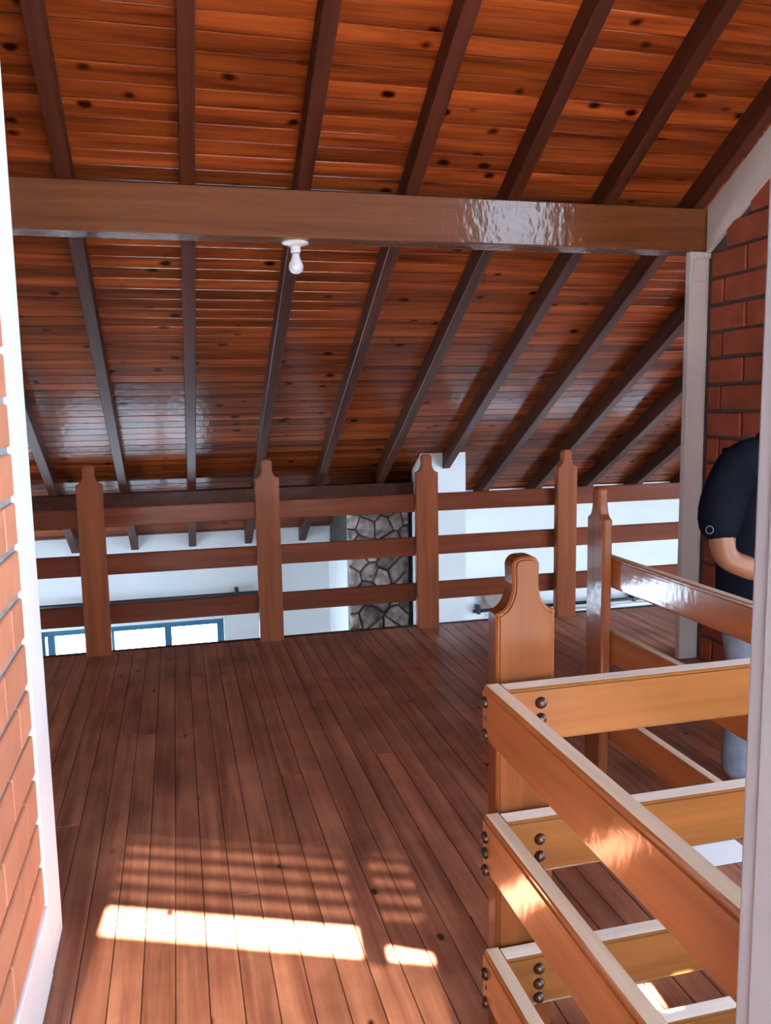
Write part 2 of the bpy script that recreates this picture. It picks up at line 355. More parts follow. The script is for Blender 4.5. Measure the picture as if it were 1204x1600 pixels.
# ------------------------------------------------------------------ outer walls and windows
def window_unit(name, label, axis, at, depth, u0, u1, z0, z1, ucuts, zcuts, mat, fw=0.06, glassmat='glass', missing=()):
    """frame > stiles and bars as parts, a pane part per light; axis 1: lies in the plane Y = at, axis 0: in X = at"""
    def bx(ua, ub, za, zb, d0, d1):
        return box_bm(ua, ub, at+d0, at+d1, za, zb, 0.004, 1) if axis == 1 else box_bm(at+d0, at+d1, ua, ub, za, zb, 0.004, 1)
    e = empty(name, ((u0+u1)/2, at, z0) if axis == 1 else (at, (u0+u1)/2, z0)); tag(e, label, 'window', kind='structure')
    def put(nm, bm, m):
        bm.transform(Matrix.Translation(-Vector(e.location))); return bm_obj(nm, bm, m, e)
    h = fw/2
    for zz in (z0+h, z1-h): put('frame_bar', bx(u0, u1, zz-h, zz+h, 0, depth), mat)
    for uu in (u0+h, u1-h): put('frame_stile', bx(uu-h, uu+h, z0+fw, z1-fw, 0, depth), mat)
    for uu in ucuts: put('mullion', bx(uu-h, uu+h, z0+fw, z1-fw, 0, depth), mat)
    us = [u0+fw]+[v for c in ucuts for v in (c-h, c+h)]+[u1-fw]
    for zz, hh in zcuts:
        for a, b in zip(us[0::2], us[1::2]): put('transom', bx(a, b, zz-hh, zz+hh, 0, depth), mat)
    zs = [z0+fw]+[v for c, hh in zcuts for v in (c-hh, c+hh)]+[z1-fw]
    for a, b in zip(us[0::2], us[1::2]):
        for c, d in zip(zs[0::2], zs[1::2]): put('pane', bx(a, b, c, d, depth*0.45, depth*0.45+0.005), M[glassmat])
    return e
# far wall, left of the column
H1 = (-1.34, 0.37, -2.40, -0.575)
bm = bmesh.new()
H7 = (-2.45, -1.44, -2.40, -0.27)
wall_cells(bm, X_L, 2.25, Z_G, board_z(Y_FAR_L)+0.005, [H1, H7], lambda b, ua, ub, za, zb: add_box(b, ua, ub, Y_FAR_L, Y_FAR_L+0.14, za, zb))
tag(bm_obj('wall_far_left', bm, M['white']), 'shaded white plaster wall behind the railing, left of the stone chimney', 'wall', kind='structure')
window_unit('window_1', 'bright teal framed window showing below the far railing at left', 1, Y_FAR_L+0.06, 0.05, *H1, [-1.22, -0.69, -0.16], [(-1.2, 0.10)], M['teal'], 0.065)
portal('portal_far_left', ((H1[0]+H1[1])/2, Y_FAR_L+0.16, (H1[2]+H1[3])/2), (0, -1, 0), H1[1]-H1[0], H1[3]-H1[2])
window_unit('window_7', 'tall glazed light left of the teal window', 1, Y_FAR_L+0.06, 0.05, *H7, [], [], M['teal'], 0.065)
portal('portal_far_left_tall', ((H7[0]+H7[1])/2, Y_FAR_L+0.16, (H7[2]+H7[3])/2), (0, -1, 0), H7[1]-H7[0], H7[3]-H7[2])
# far wall, right of the column
H2 = (3.0, 5.9, -2.45, -0.75)
bm = bmesh.new()
wall_cells(bm, 2.15, X_R, Z_G, board_z(Y_FAR_R)-0.012, [H2], lambda b, ua, ub, za, zb: add_box(b, ua, ub, Y_FAR_R, Y_FAR_R+0.14, za, zb))
tag(bm_obj('wall_far_right', bm, M['white']), 'bright bluish white wall right of the white column', 'wall', kind='structure')
window_unit('window_2', 'wide window low in the bright right wall below the black rod', 1, Y_FAR_R+0.06, 0.05, *H2, [3.97, 4.93], [(-1.25, 0.05)], M['teal'], 0.065)
portal('portal_far_right', ((H2[0]+H2[1])/2, Y_FAR_R+0.16, (H2[2]+H2[3])/2), (0, -1, 0), H2[1]-H2[0], H2[3]-H2[2])
# column at the return of the far wall
bm = bmesh.new(); prism(bm, [(6.65, Z_G), (6.93, Z_G), (6.93, board_z(6.93)-0.003), (6.65, board_z(6.65)-0.003)], 1.99, 2.39, 0)
prism(bm, [(6.93, Z_G), (8.12, Z_G), (8.12, board_z(8.12)-0.006), (6.93, board_z(6.93)-0.006)], 2.20, 2.385, 0)
tag(bm_obj('wall_return', bm, M['white']), 'white column rising to the rafters beside the stone chimney', 'column', kind='structure')
# side walls
H4 = (2.0, 5.8, -2.5, -0.4)  # opening added to brighten the far right wall
H8 = (-0.9, 3.8, 0.2, 4.3)  # opening added to throw sky light across the loft from the right
bm = bmesh.new()
wall_cells(bm, YB-.2, 8.2, Z_G, 5.6, [H4, H8], lambda b, ua, ub, za, zb: add_box(b, X_R, X_R+0.14, ua, ub, za, zb))
tag(bm_obj('wall_right_outer', bm, M['white']), 'white outer side wall at the right end of the hall', 'wall', kind='structure')
window_unit('window_4', 'unseen long low window added to light the hall from the right', 0, X_R+0.05, 0.05, *H4, [3.27, 4.53], [], M['teal'], 0.065)
portal('portal_right', (X_R+0.16, (H4[0]+H4[1])/2, (H4[2]+H4[3])/2), (-1, 0, 0), H4[1]-H4[0], H4[3]-H4[2])
H5 = (5.4, 7.7, -2.3, -0.4)  # opening added to bring light to the far left wall
bm = bmesh.new()
wall_cells(bm, YB-.2, 8.2, Z_G, 5.6, [H5], lambda b, ua, ub, za, zb: add_box(b, X_L-0.14, X_L, ua, ub, za, zb))
tag(bm_obj('wall_left_outer', bm, M['white']), 'white outer side wall at the left end of the loft', 'wall', kind='structure')
window_unit('window_6', 'unseen low window added to brighten the far left wall', 0, X_L-0.10, 0.05, *H5, [6.55], [], M['teal'], 0.065)
portal('portal_left', (X_L-0.16, (H5[0]+H5[1])/2, (H5[2]+H5[3])/2), (1, 0, 0), H5[1]-H5[0], H5[3]-H5[2])
window_unit('window_8', 'unseen big upper window added to light the loft from the right', 0, X_R+0.05, 0.05, *H8, [0.66, 2.24], [], M['trimwhite'], 0.06)
portal('portal_right_high', (X_R+0.16, (H8[0]+H8[1])/2, (H8[2]+H8[3])/2), (-1, 0, 0), H8[1]-H8[0], H8[3]-H8[2])
# back wall: glazed door, louvre opening slanted to shape the sun patches, high window at right
D = (-0.70, 2.10, 0.06, 2.10)
HB = (3.42, 4.28, 3.02, 4.05)
LX0, LX1 = -0.61, 0.84
def lz(x, base): return base - 0.362*x
LB, LT = 2.725, 3.25
LXM, LXL = 0.300, 0.42
bm = bmesh.new()
yb0, yb1 = YB-0.14, YB
put = lambda b, ua, ub, za, zb: add_box(b, ua, ub, yb0, yb1, za, zb)
wall_cells(bm, X_L, LX0, Z_G, 5.6, [(D[0], LX0, D[2], D[3])], put)
wall_cells(bm, LX0, LX1, Z_G, 2.2, [(LX0, LX1, D[2], D[3])], put)
LS = LB + 0.115
prism(bm, [(LXL, lz(LXL, LS)), (LX1, lz(LX1, LS)), (LX1, lz(LX1, LT)), (LXL, lz(LXL, LT))], yb0, yb1, 1)
prism(bm, [(LXM, 2.2), (0.757, 2.2), (0.757, lz(0.757, LS)), (LXM, lz(LXM, LS))], yb0, yb1, 1)
prism(bm, [(0.817, 2.2), (LX1, 2.2), (LX1, lz(LX1, LS)), (0.817, lz(0.817, LS))], yb0, yb1, 1)
add_box(bm, 0.757, 0.817, yb0, yb1, 2.2, 2.293)  # sill of an unseen small hole cut to throw one sun spot
prism(bm, [(0.757, 2.488), (0.817, 2.488), (0.817, lz(0.817, LS)), (0.757, lz(0.757, LS))], yb0, yb1, 1)
add_box(bm, LX0, LXM, yb0, yb1, 2.2, 2.28)
prism(bm, [(LX0, lz(LX0, LT)), (LX1, lz(LX1, LT)), (LX1, 5.6), (LX0, 5.6)], yb0, yb1, 1)
wall_cells(bm, LX1, X_R, Z_G, 5.6, [(LX1, D[1], D[2], D[3]), HB], put)
tag(bm_obj('wall_back', bm, M['white']), 'white back wall behind the viewer with glazed door', 'wall', kind='structure')
e = window_unit('door_1', 'glazed double door in the back wall', 1, YB-0.10, 0.05, *D, [0.0, 0.70, 1.40], [], M['trimwhite'], 0.08)
e['category'] = 'door'
portal('portal_door', ((D[0]+D[1])/2, YB-0.16, (D[2]+D[3])/2), (0, 1, 0), D[1]-D[0], D[3]-D[2])
window_unit('window_3', 'small high window in the back wall at right', 1, YB-0.10, 0.05, *HB, [3.85], [], M['trimwhite'], 0.06)
portal('portal_high', ((HB[0]+HB[1])/2, YB-0.16, (HB[2]+HB[3])/2), (0, 1, 0), HB[1]-HB[0], HB[3]-HB[2])
e = tag(empty('window_5', (0, YB-0.07, 0)), 'unseen louvre opening above the back door, slanted to shape the floor sun patches', 'window', kind='structure')
bm = bmesh.new(); prism(bm, [(LX0, 2.28), (LXM, 2.28), (LXM, lz(LXM, LB)), (LX0, lz(LX0, LB))], -0.003, 0.003, 1)
bm_obj('pane', bm, M['glass_dim_sun'], e)  # tinted pane added to lay dim sunlight on the near floor
bm = bmesh.new(); prism(bm, [(0.18, 2.713), (LXM+0.01, 2.650), (LXM+0.01, lz(LXM+0.01, LB+0.115)), (0.18, lz(0.18, LB+0.115))], -0.012, 0.012, 1)
bm_obj('slat', bm, M['trimwhite'], e)  # unseen blocking plate added to taper the second sun patch
z = LB + 0.115
first = True
while z < LT:
    th_ = 0.03 if first else 0.026
    bm = bmesh.new(); prism(bm, [(LX0, lz(LX0, z)), (LXL, lz(LXL, z)), (LXL, lz(LXL, z+th_)), (LX0, lz(LX0, z+th_))], -0.012, 0.012, 1)
    bm_obj('slat', bm, M['trimwhite'], e)
    z += th_
    bm = bmesh.new(); z1 = min(z+0.050, LT)
    prism(bm, [(LX0, lz(LX0, z)), (LXL, lz(LXL, z)), (LXL, lz(LXL, z1)), (LX0, lz(LX0, z1))], -0.003, 0.003, 1)
    bm_obj('pane', bm, M['glass_tint'], e)
    z += 0.050; first = False
bm = bmesh.new(); prism(bm, [(0.11, lz(0.11, LB)), (0.18, lz(0.18, LB)), (0.18, lz(0.18, LT)), (0.11, lz(0.11, LT))], -0.03, 0.03, 1)
bm_obj('mullion', bm, M['trimwhite'], e)

# outside: open ground, terrace added for bounce light and canopy added to block sun
bm = bmesh.new(); add_box(bm, X_L, X_R, -7.0, YB-0.14, -0.25, -0.02)
tag(bm_obj('floor.002', bm, M['paving']), 'unseen pale terrace slab added to bounce sunlight through the back door', 'terrace', kind='structure')
bm = box_bm(X_L, X_R, YB-1.5, YB-0.14, 2.17, 2.26, 0.01, 1)
tag(bm_obj('trim_7', bm, M['trimwhite']), 'unseen flat white canopy added to keep direct sun off the back door', 'canopy', kind='structure')

# ------------------------------------------------------------------ brick walls
def brick_me(L_, h, d, axis, mat, bev=0.006):
    bm = box_bm(-d/2, d/2, -L_/2, L_/2, -h/2, h/2, bev, 1) if axis == 1 else box_bm(-L_/2, L_/2, -d/2, d/2, -h/2, h/2, bev, 1)
    me = bpy.data.meshes.new('brick'); bm.to_mesh(me); bm.free(); me.materials.append(mat); return me
# left partition: faces +X at X = -0.385
WL0, WL1, WLT = 1.25, 2.12, 2.75
bm = bmesh.new(); add_box(bm, -0.53, -0.389, WL0, 2.31, 0, WLT)
wl = tag(bm_obj('wall_left', bm, M['mortar_pale']), 'sunlit orange brick wall at the left edge with grey mortar', 'wall', kind='structure')
cache = {}
P, J, BL = 0.1165, 0.017, 0.262
for r in range(23):
    zc = 0.252 + (r-0.5)*P + 0.06
    if zc + P/2 > WLT: break
    y = WL1
    first = True
    while y > WL0+0.02:
        L_ = BL if not first else (BL if r % 2 else BL*0.52)
        first = False
        L_ = min(L_, y-WL0)
        if L_ < 0.05: break
        key = round(L_-0.005, 3)
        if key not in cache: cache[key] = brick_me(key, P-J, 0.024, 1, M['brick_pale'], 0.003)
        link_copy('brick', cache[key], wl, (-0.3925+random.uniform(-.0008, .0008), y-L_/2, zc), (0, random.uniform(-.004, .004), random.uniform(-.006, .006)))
        y -= L_
bm = box_bm(-0.55, -0.375, 2.12, 2.324, 0.0, WLT+0.05, 0.006, 2)
tag(bm_obj('trim_4', bm, M['trimwhite']), 'white painted corner trim ending the left brick wall', 'trim', kind='structure')
bm = box_bm(-0.54, -0.373, WL0, 2.119, 0.0, 0.20, 0.006, 2)
tag(bm_obj('baseboard_left', bm, M['trimwhite']), 'white painted baseboard along the left brick wall', 'baseboard', kind='structure')
# right brick wall: faces -X at X = 2.80
WR0, WR1 = 2.30, 3.93
bm = bmesh.new(); prism(bm, [(WR0, 0), (4.08, 0), (4.08, raft_z(4.08)+0.03), (WR0, raft_z(WR0)+0.03)], 2.812, 2.95, 0)
wr = tag(bm_obj('wall_right', bm, M['mortar_dark']), 'dark red brick wall at right behind the person', 'wall', kind='structure')
P, J, BL = 0.139, 0.016, 0.355
cache = {}; rest = bmesh.new()
for r in range(34):
    zc = 0.006 + (r+0.5)*P
    y = WR1; first = True
    while y > WR0+0.02:
        L_ = BL if not first else (0.285 if r % 2 else 0.11)
        first = False
        L_ = min(L_, y-WR0)
        if zc+P/2 > raft_z(y-L_)-0.24: y -= L_; continue
        if L_ < 0.04: break
        key = round(L_-0.013, 3)
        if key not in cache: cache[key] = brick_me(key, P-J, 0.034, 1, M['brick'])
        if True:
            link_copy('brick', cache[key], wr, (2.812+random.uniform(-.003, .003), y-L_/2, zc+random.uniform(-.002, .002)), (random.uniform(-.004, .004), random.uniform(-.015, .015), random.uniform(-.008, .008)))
        else:
            add_box(rest, 2.795, 2.829, y-L_+0.0065, y-0.0065, zc-(P-J)/2, zc+(P-J)/2)
        y -= L_
rest.free()
# white pillar under the beam, with its patched head, and the sloping white band over the bricks
e = tag(empty('pillar', (2.745, 4.02, 0)), 'narrow white pillar under the right end of the crossbeam', 'pillar', kind='structure')
bm = box_bm(-0.046, 0.075, -0.05, -0.005, 0, 2.238, 0.004, 1); bm_obj('shaft', bm, M['column'], e)
bm = box_bm(-0.030, 0.045, -0.058, -0.048, 2.08, 2.20, 0.004, 1); bm_obj('patch', bm, M['column'], e)
bm = box_bm(0.030, 0.085, -0.064, -0.03, 2.20, 2.236, 0.010, 2); bm_obj('plaster_lump', bm, M['column'], e)
bm = bmesh.new(); ya, yb_ = 3.955, WR0
prism(bm, [(ya, raft_z(ya)-0.235), (ya, raft_z(ya)-0.004), (yb_, raft_z(yb_)-0.004), (yb_, raft_z(yb_)-0.235)], 2.782, 2.96, 0)
tag(bm_obj('trim_5', bm, M['column']), 'sloping off-white band over the right brick wall', 'trim', kind='structure')
# door jamb close to the camera at right
e = tag(empty('trim_6', (0.477, 0.60, 0)), 'white door jamb, greyed to stand in for shade, along the right edge, nearest the camera', 'jamb', kind='structure')
bm = box_bm(0.0, 0.098, -0.10, 0.0, 0, 2.75, 0.004, 2); bm_obj('jamb_board', bm, M['jamb'], e)
bm = box_bm(-0.004, 0.04, -0.095, -0.022, 0, 2.75, 0.003, 2); bm_obj('casing', bm, M['jamb'], e)

# ------------------------------------------------------------------ railings
def arc(cx, cz, r, a0, a1, n): return [(cx+r*math.cos(a0+(a1-a0)*i/n), cz+r*math.sin(a0+(a1-a0)*i/n)) for i in range(n+1)]
def post_me(width, thick, axis, name, mat, top=1.14, edge=0.006):
    """flat newel with concave shoulders and a rounded head; axis 1: faces -Y, axis 0: faces -X"""
    hw = width/2; hd = hw*0.46; sh = top-0.115; rr = hw-hd
    R = hd*0.72
    right = [(hw, 0), (hw, sh-0.004), (hw-0.004, sh)]
    right += [(hw - rr*math.sin(t)*0.98-0.002, sh + 0.058*(1-math.cos(t))) for t in [math.pi/2*i/6 for i in range(1, 7)]]
    right += arc(hd-R, top-R, R, 0, math.pi/2, 5)
    left = [(-x, z) for x, z in reversed(right)]
    pts = right + left
    clean = [pts[0]]
    for p in pts[1:]:
        if math.hypot(p[0]-clean[-1][0], p[1]-clean[-1][1]) > 1e-4: clean.append(p)
    bm = bmesh.new()
    def off(d):
        out_ = []; n = len(clean)
        for i in range(n):
            a, b, c = Vector(clean[i-1]), Vector(clean[i]), Vector(clean[(i+1) % n])
            n1 = Vector((-(b-a).y, (b-a).x)).normalized(); n2 = Vector((-(c-b).y, (c-b).x)).normalized()
            m = (n1+n2); m = m/max(m.dot(n1), 0.4) if m.length > 1e-6 else n1
            q = b + m*d
            if clean[i][1] < 1e-6: q.y = 0
            out_.append((q.x, q.y))
        return out_
    ht = thick/2
    layers = [(-ht, edge+0.002), (-ht+0.003, edge), (-ht+0.003, edge*0.62), (-ht+edge*0.8, edge*0.15), (-ht+edge, 0), (ht-edge, 0), (ht-edge*0.8, edge*0.15), (ht-0.003, edge*0.62), (ht-0.003, edge), (ht, edge+0.002)]
    rings = []
    for d, o_ in layers:
        pl = off(o_)
        rings.append([bm.verts.new((p[0], d, p[1]) if axis == 1 else (d, p[0], p[1])) for p in pl])
    n = len(clean)
    for a, b in zip(rings, rings[1:]):
        for i in range(n):
            try: bm.faces.new((a[i], b[i], b[(i+1) % n], a[(i+1) % n]))
            except ValueError: pass
    bm.faces.new(rings[0]); bm.faces.new(rings[-1])
    bmesh.ops.recalc_face_normals(bm, faces=bm.faces)
    me = bpy.data.meshes.new(name); bm.to_mesh(me); bm.free(); me.materials.append(mat); return me
def rail_bm(a0, a1, axis, h, t, bead=0.008, flip=False):
    """board on edge; its outer face (low side, or high side when flip) has a stepped bead along top and bottom; runs along axis from a0 to a1"""
    b = bead; s = 0.0035
    pts = [(0, b*1.5), (0, h-b*1.5), (s, h-b*1.35), (s, h-b*0.9), (b*0.45, h-b*0.35), (b*0.8, h), (t-0.002, h), (t, h-0.002), (t, 0.002), (t-0.002, 0), (b*0.8, 0), (b*0.45, b*0.35), (s, b*0.9), (s, b*1.35)]
    if flip: pts = [(t-p[0], p[1]) for p in pts]
    bm = bmesh.new()
    if axis == 0: prism(bm, pts, a0, a1, 0)
    else: prism(bm, pts, a0, a1, 1)
    return bm
def pale_top(o, pale):
    o.data.materials.append(pale); zt = max(v.co.z for v in o.data.vertices)
    for p in o.data.polygons:
        if p.normal.z > 0.9 and p.center.z > zt - 0.0005: p.material_index = 1
bolt_prof = [(0.0, 0.0115), (0.005, 0.0108), (0.0092, 0.0082), (0.0118, 0.0045), (0.0125, 0.0012), (0.0125, -0.004), (0, -0.004)]
bm = lathe(bolt_prof, 14); bolt_me = bpy.data.meshes.new('bolt'); bm.to_mesh(bolt_me); bm.free(); bolt_me.materials.append(M['bronze'])
for p in bolt_me.polygons: p.use_smooth = True
plug_me = bpy.data.meshes.new('bolt_hole'); bm = lathe([(0, 0.0012), (0.005, 0.001), (0.0055, -0.003), (0, -0.003)], 10); bm.to_mesh(plug_me); bm.free(); plug_me.materials.append(M['metal_black'])
def add_bolt(rail, loc, axis, me=None):
    link_copy('bolt' if me is None else 'bolt_hole', me or bolt_me, rail, loc, (math.pi/2, 0, 0) if axis == 1 else (0, -math.pi/2, 0))
RZ = [(0.765, 0.88), (0.477, 0.598), (0.175, 0.292)]

# far railing along the loft edge
far = tag(empty('railing', (0, 5.06, 0)), 'long dark wooden railing with carved flat posts along the far loft edge', 'railing')
pm = post_me(0.148, 0.050, 1, 'post', M['post_far_lit'], 1.14, 0.006)
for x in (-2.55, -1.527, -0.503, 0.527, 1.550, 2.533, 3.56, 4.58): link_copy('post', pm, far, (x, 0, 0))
joints = [-3.0, -0.503, 1.550, 2.533, 4.58, 6.4]
for z0, z1 in RZ:
    for a, b in zip(joints, joints[1:]):
        bm = rail_bm(a+0.002, b-0.002, 0, z1-z0, 0.034, 0.006)
        r = bm_obj('rail', bm, M['farrail'], far, (0, 0.026, z0))

# near railing: corner in front of the camera
near = tag(empty('railing.001', (0.585, 1.53, 0)), 'near orange wooden railing corner with bronze bolts and pale top edges', 'railing')
pn = post_me(0.132, 0.052, 1, 'post', M['post'], 1.14, 0.007)
link_copy('post', pn, near, (0.099, 0.032, 0))
for i, (z0, z1) in enumerate(RZ):
    h = z1-z0
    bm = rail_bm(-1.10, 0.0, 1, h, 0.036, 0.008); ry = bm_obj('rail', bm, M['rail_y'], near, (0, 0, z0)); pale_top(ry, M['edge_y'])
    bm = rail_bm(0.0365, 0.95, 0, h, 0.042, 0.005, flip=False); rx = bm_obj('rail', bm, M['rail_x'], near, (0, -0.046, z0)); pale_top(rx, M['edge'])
    for dz in ((-0.033, -0.067, -0.100), (-0.045, -0.083, -0.117), (-0.031, -0.066, -0.098))[i]:
        add_bolt(rx, (0.108, 0.0, h+dz), 1)
    for dz, hole in (((-0.032, 0), (-0.065, 1), (-0.100, 0)), ((-0.042, 0), (-0.076, 0), (-0.114, 0)), ((-0.044, 0), (-0.076, 1), (-0.110, 0)))[i]:
        add_bolt(ry, (0.0, -0.016, h+dz), 0, plug_me if hole else None)
bm = rail_bm(0.0, 0.95, 0, 0.062, 0.042, 0.005); r = bm_obj('toe_board', bm, M['rail_x'], near, (0, -0.046, 0.0)); pale_top(r, M['edge'])

# right railing running towards the camera from its own post
rr = tag(empty('railing.002', (1.50, 2.755, 0)), 'glossy orange wooden railing with one carved post at right, before the person', 'railing')
pr = post_me(0.130, 0.040, 0, 'post', M['post_gloss'], 1.14, 0.008)
link_copy('post', pr, rr, (0.020, 0, 0))
for z0, z1 in ((0.765, 0.88), (0.477, 0.598), (0.175, 0.292)):
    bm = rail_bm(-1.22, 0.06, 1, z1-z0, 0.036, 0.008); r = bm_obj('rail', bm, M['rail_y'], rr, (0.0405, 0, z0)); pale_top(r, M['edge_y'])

# ------------------------------------------------------------------ bulb under the beam
e = tag(empty('light_bulb', (0.601, 4.06, 2.24)), 'white unlit bulb in a round porcelain holder under the crossbeam', 'bulb')
bm = lathe([(0, 0), (0.062, 0), (0.066, -0.006), (0.062, -0.013), (0.040, -0.018), (0.026, -0.024), (0, -0.024)], 28); bm_obj('rose', bm, M['porcelain'], e, smooth=True)
bm = lathe([(0, -0.020), (0.025, -0.020), (0.024, -0.050), (0.021, -0.054), (0, -0.054)], 24); bm_obj('socket', bm, M['porcelain'], e, smooth=True)
bm = lathe([(0, -0.052), (0.0165, -0.052), (0.0165, -0.058), (0, -0.058)], 20); bm_obj('bulb_cap', bm, M['metal_black'], e, smooth=True)
bm = lathe([(0, -0.056), (0.018, -0.057), (0.020, -0.075), (0.026, -0.090), (0.033, -0.102), (0.0355, -0.116), (0.034, -0.130), (0.027, -0.142), (0.014, -0.150), (0, -0.152)], 28); bm_obj('bulb', bm, M['bulb'], e, smooth=True)

# ------------------------------------------------------------------ stone chimney
CX0, CX1, CY, CZ1 = 1.43, 1.985, 7.02, 0.60
bm = bmesh.new(); add_box(bm, CX0+0.01, CX1-0.002, CY+0.03, Y_FAR_L, Z_G, board_z(CY+0.03)-0.13)
chim = tag(bm_obj('chimney', bm, M['stone_mortar']), 'grey brown fieldstone chimney behind the far railing', 'chimney', kind='structure')
def clip(poly, p, q):
    """keep the side of poly nearer to p than to q"""
    m = ((p[0]+q[0])/2, (p[1]+q[1])/2); n = (q[0]-p[0], q[1]-p[1])
    f = lambda a: (a[0]-m[0])*n[0]+(a[1]-m[1])*n[1]
    o_ = []
    for i in range(len(poly)):
        a, b = poly[i-1], poly[i]; fa, fb = f(a), f(b)
        if fa*fb < 0:
            t = fa/(fa-fb); o_.append((a[0]+t*(b[0]-a[0]), a[1]+t*(b[1]-a[1])))
        if fb <= 0: o_.append(b)
    return o_
rnd = random.Random(5)
def chimney_front(zlo, zhi, n, build):
    seeds = []
    tries = 0
    while len(seeds) < n and tries < 9000:
        tries += 1
        p = (rnd.uniform(CX0, CX1), rnd.uniform(zlo, zhi))
        if all(math.hypot((p[0]-s[0])*1.15, p[1]-s[1]) > 0.115 for s in seeds): seeds.append(p)
    for s in seeds:
        poly = [(CX0, zlo), (CX1, zlo), (CX1, zhi), (CX0, zhi)]
        for q in seeds:
            if q is not s and math.hypot(q[0]-s[0], q[1]-s[1]) < 0.6: poly = clip(poly, s, q)
        if len(poly) < 3: continue
        c = (sum(p[0] for p in poly)/len(poly), sum(p[1] for p in poly)/len(poly))
        build(poly, c)
def stone(poly, c):
    d = rnd.uniform(0.012, 0.040)
    bm = bmesh.new(); rings = []
    for sc_, dep in ((0.95, 0.04), (0.92, -d*0.5), (0.80, -d), (0.45, -d-rnd.uniform(0.002, 0.012))):
        rings.append([bm.verts.new(((p[0]-c[0])*sc_ + rnd.uniform(-.002, .002), dep, (p[1]-c[1])*sc_ + rnd.uniform(-.002, .002))) for p in poly])
    n = len(poly)
    for a, b in zip(rings, rings[1:]):
        for i in range(n): bm.faces.new((a[i], a[(i+1) % n], b[(i+1) % n], b[i]))
    bm.faces.new(rings[-1]); bmesh.ops.recalc_face_normals(bm, faces=bm.faces)
    bm_obj('stone', bm, M['stone'], chim, (c[0], CY+0.03, c[1]))
chimney_front(-1.35, 0.55, 46, stone)
lump = bmesh.new()
def stone_low(poly, c):
    A = [lump.verts.new((c[0]+(p[0]-c[0])*0.93, CY+0.03, c[1]+(p[1]-c[1])*0.93)) for p in poly]
    B = [lump.verts.new((c[0]+(p[0]-c[0])*0.75, CY, c[1]+(p[1]-c[1])*0.75)) for p in poly]
    for i in range(len(poly)): lump.faces.new((A[i], A[(i+1) % len(poly)], B[(i+1) % len(poly)], B[i]))
    lump.faces.new(B)
chimney_front(Z_G, -1.35, 40, stone_low)
bmesh.ops.recalc_face_normals(lump, faces=lump.faces)
o = bm_obj('lower_stones', lump, M['stone'], chim); o['kind'] = 'stuff'

bm = box_bm(CX0-0.012, CX0+0.012, CY+0.03, Y_FAR_L-0.002, Z_G, board_z(Y_FAR_L)-0.14, 0.003, 1)
bm_obj('side_plaster', bm, M['white'], chim)['label'] = 'white plastered chimney side'

# ------------------------------------------------------------------ curtain rods on the far walls
def tube_bm(x0, x1, r, seg=10):
    bm = bmesh.new()
    A = [bm.verts.new((x0, r*math.cos(2*math.pi*i/seg), r*math.sin(2*math.pi*i/seg))) for i in range(seg)]
    B = [bm.verts.new((x1, r*math.cos(2*math.pi*i/seg), r*math.sin(2*math.pi*i/seg))) for i in range(seg)]
    for i in range(seg): bm.faces.new((A[i], A[(i+1) % seg], B[(i+1) % seg], B[i]))
    bm.faces.new(A[::-1]); bm.faces.new(B); bmesh.ops.recalc_face_normals(bm, faces=bm.faces); return bm
e = tag(empty('curtain_rod', (0, Y_FAR_L-0.07, -0.325)), 'long thin black curtain rod on the shaded wall left of the chimney', 'curtain rod', 'black curtain rods')
bm_obj('rod', tube_bm(-2.4, 0.74, 0.017), M['metal_black'], e, smooth=True)
for x in (-2.2, -0.85, 0.50): bm_obj('bracket', box_bm(x-0.018, x+0.018, -0.02, 0.07, -0.03, 0.055, 0.004, 1), M['metal_black'], e)
e = tag(empty('curtain_rod.001', (0, Y_FAR_R-0.07, -0.515)), 'black curtain rod low on the bright wall right of the column', 'curtain rod', 'black curtain rods')
bm_obj('rod', tube_bm(2.68, 6.0, 0.017), M['metal_black'], e, smooth=True)
for x in (2.735, 4.4, 5.7): bm_obj('bracket', box_bm(x-0.016, x+0.016, -0.02, 0.07, -0.03, 0.055, 0.004, 1), M['metal_black'], e)
bm = tube_bm(2.79, 6.0, 0.012); bm.transform(Matrix.Translation((0, -0.03, -0.045))); bm_obj('white_tube', bm, M['steel'], e, smooth=True)
# taupe wooden bracket above that rod
bm = bmesh.new(); prism(bm, [(-0.16, 0.20), (-0.165, 0.06), (-0.14, 0.0), (-0.03, -0.09), (0.05, -0.10), (0.16, 0.0), (0.16, 0.20)], -0.10, 0.0, 1)
bmesh.ops.bevel(bm, geom=bm.edges[:], offset=0.008, segments=1, affect='EDGES')
tag(bm_obj('wall_bracket', bm, M['taupe'], None, (2.95, Y_FAR_R-0.001, -0.45)), 'small taupe tapered bracket on the bright wall above the rod end', 'bracket')

# ------------------------------------------------------------------ sheet of paper on the floor
bm = box_bm(1.555, 1.735, 2.095, 2.225, 0.0008, 0.0022); 
tag(bm_obj('paper_sheet', bm, M['paper']), 'pale blue-white sheet of paper lying on the floor boards under the railings', 'paper')

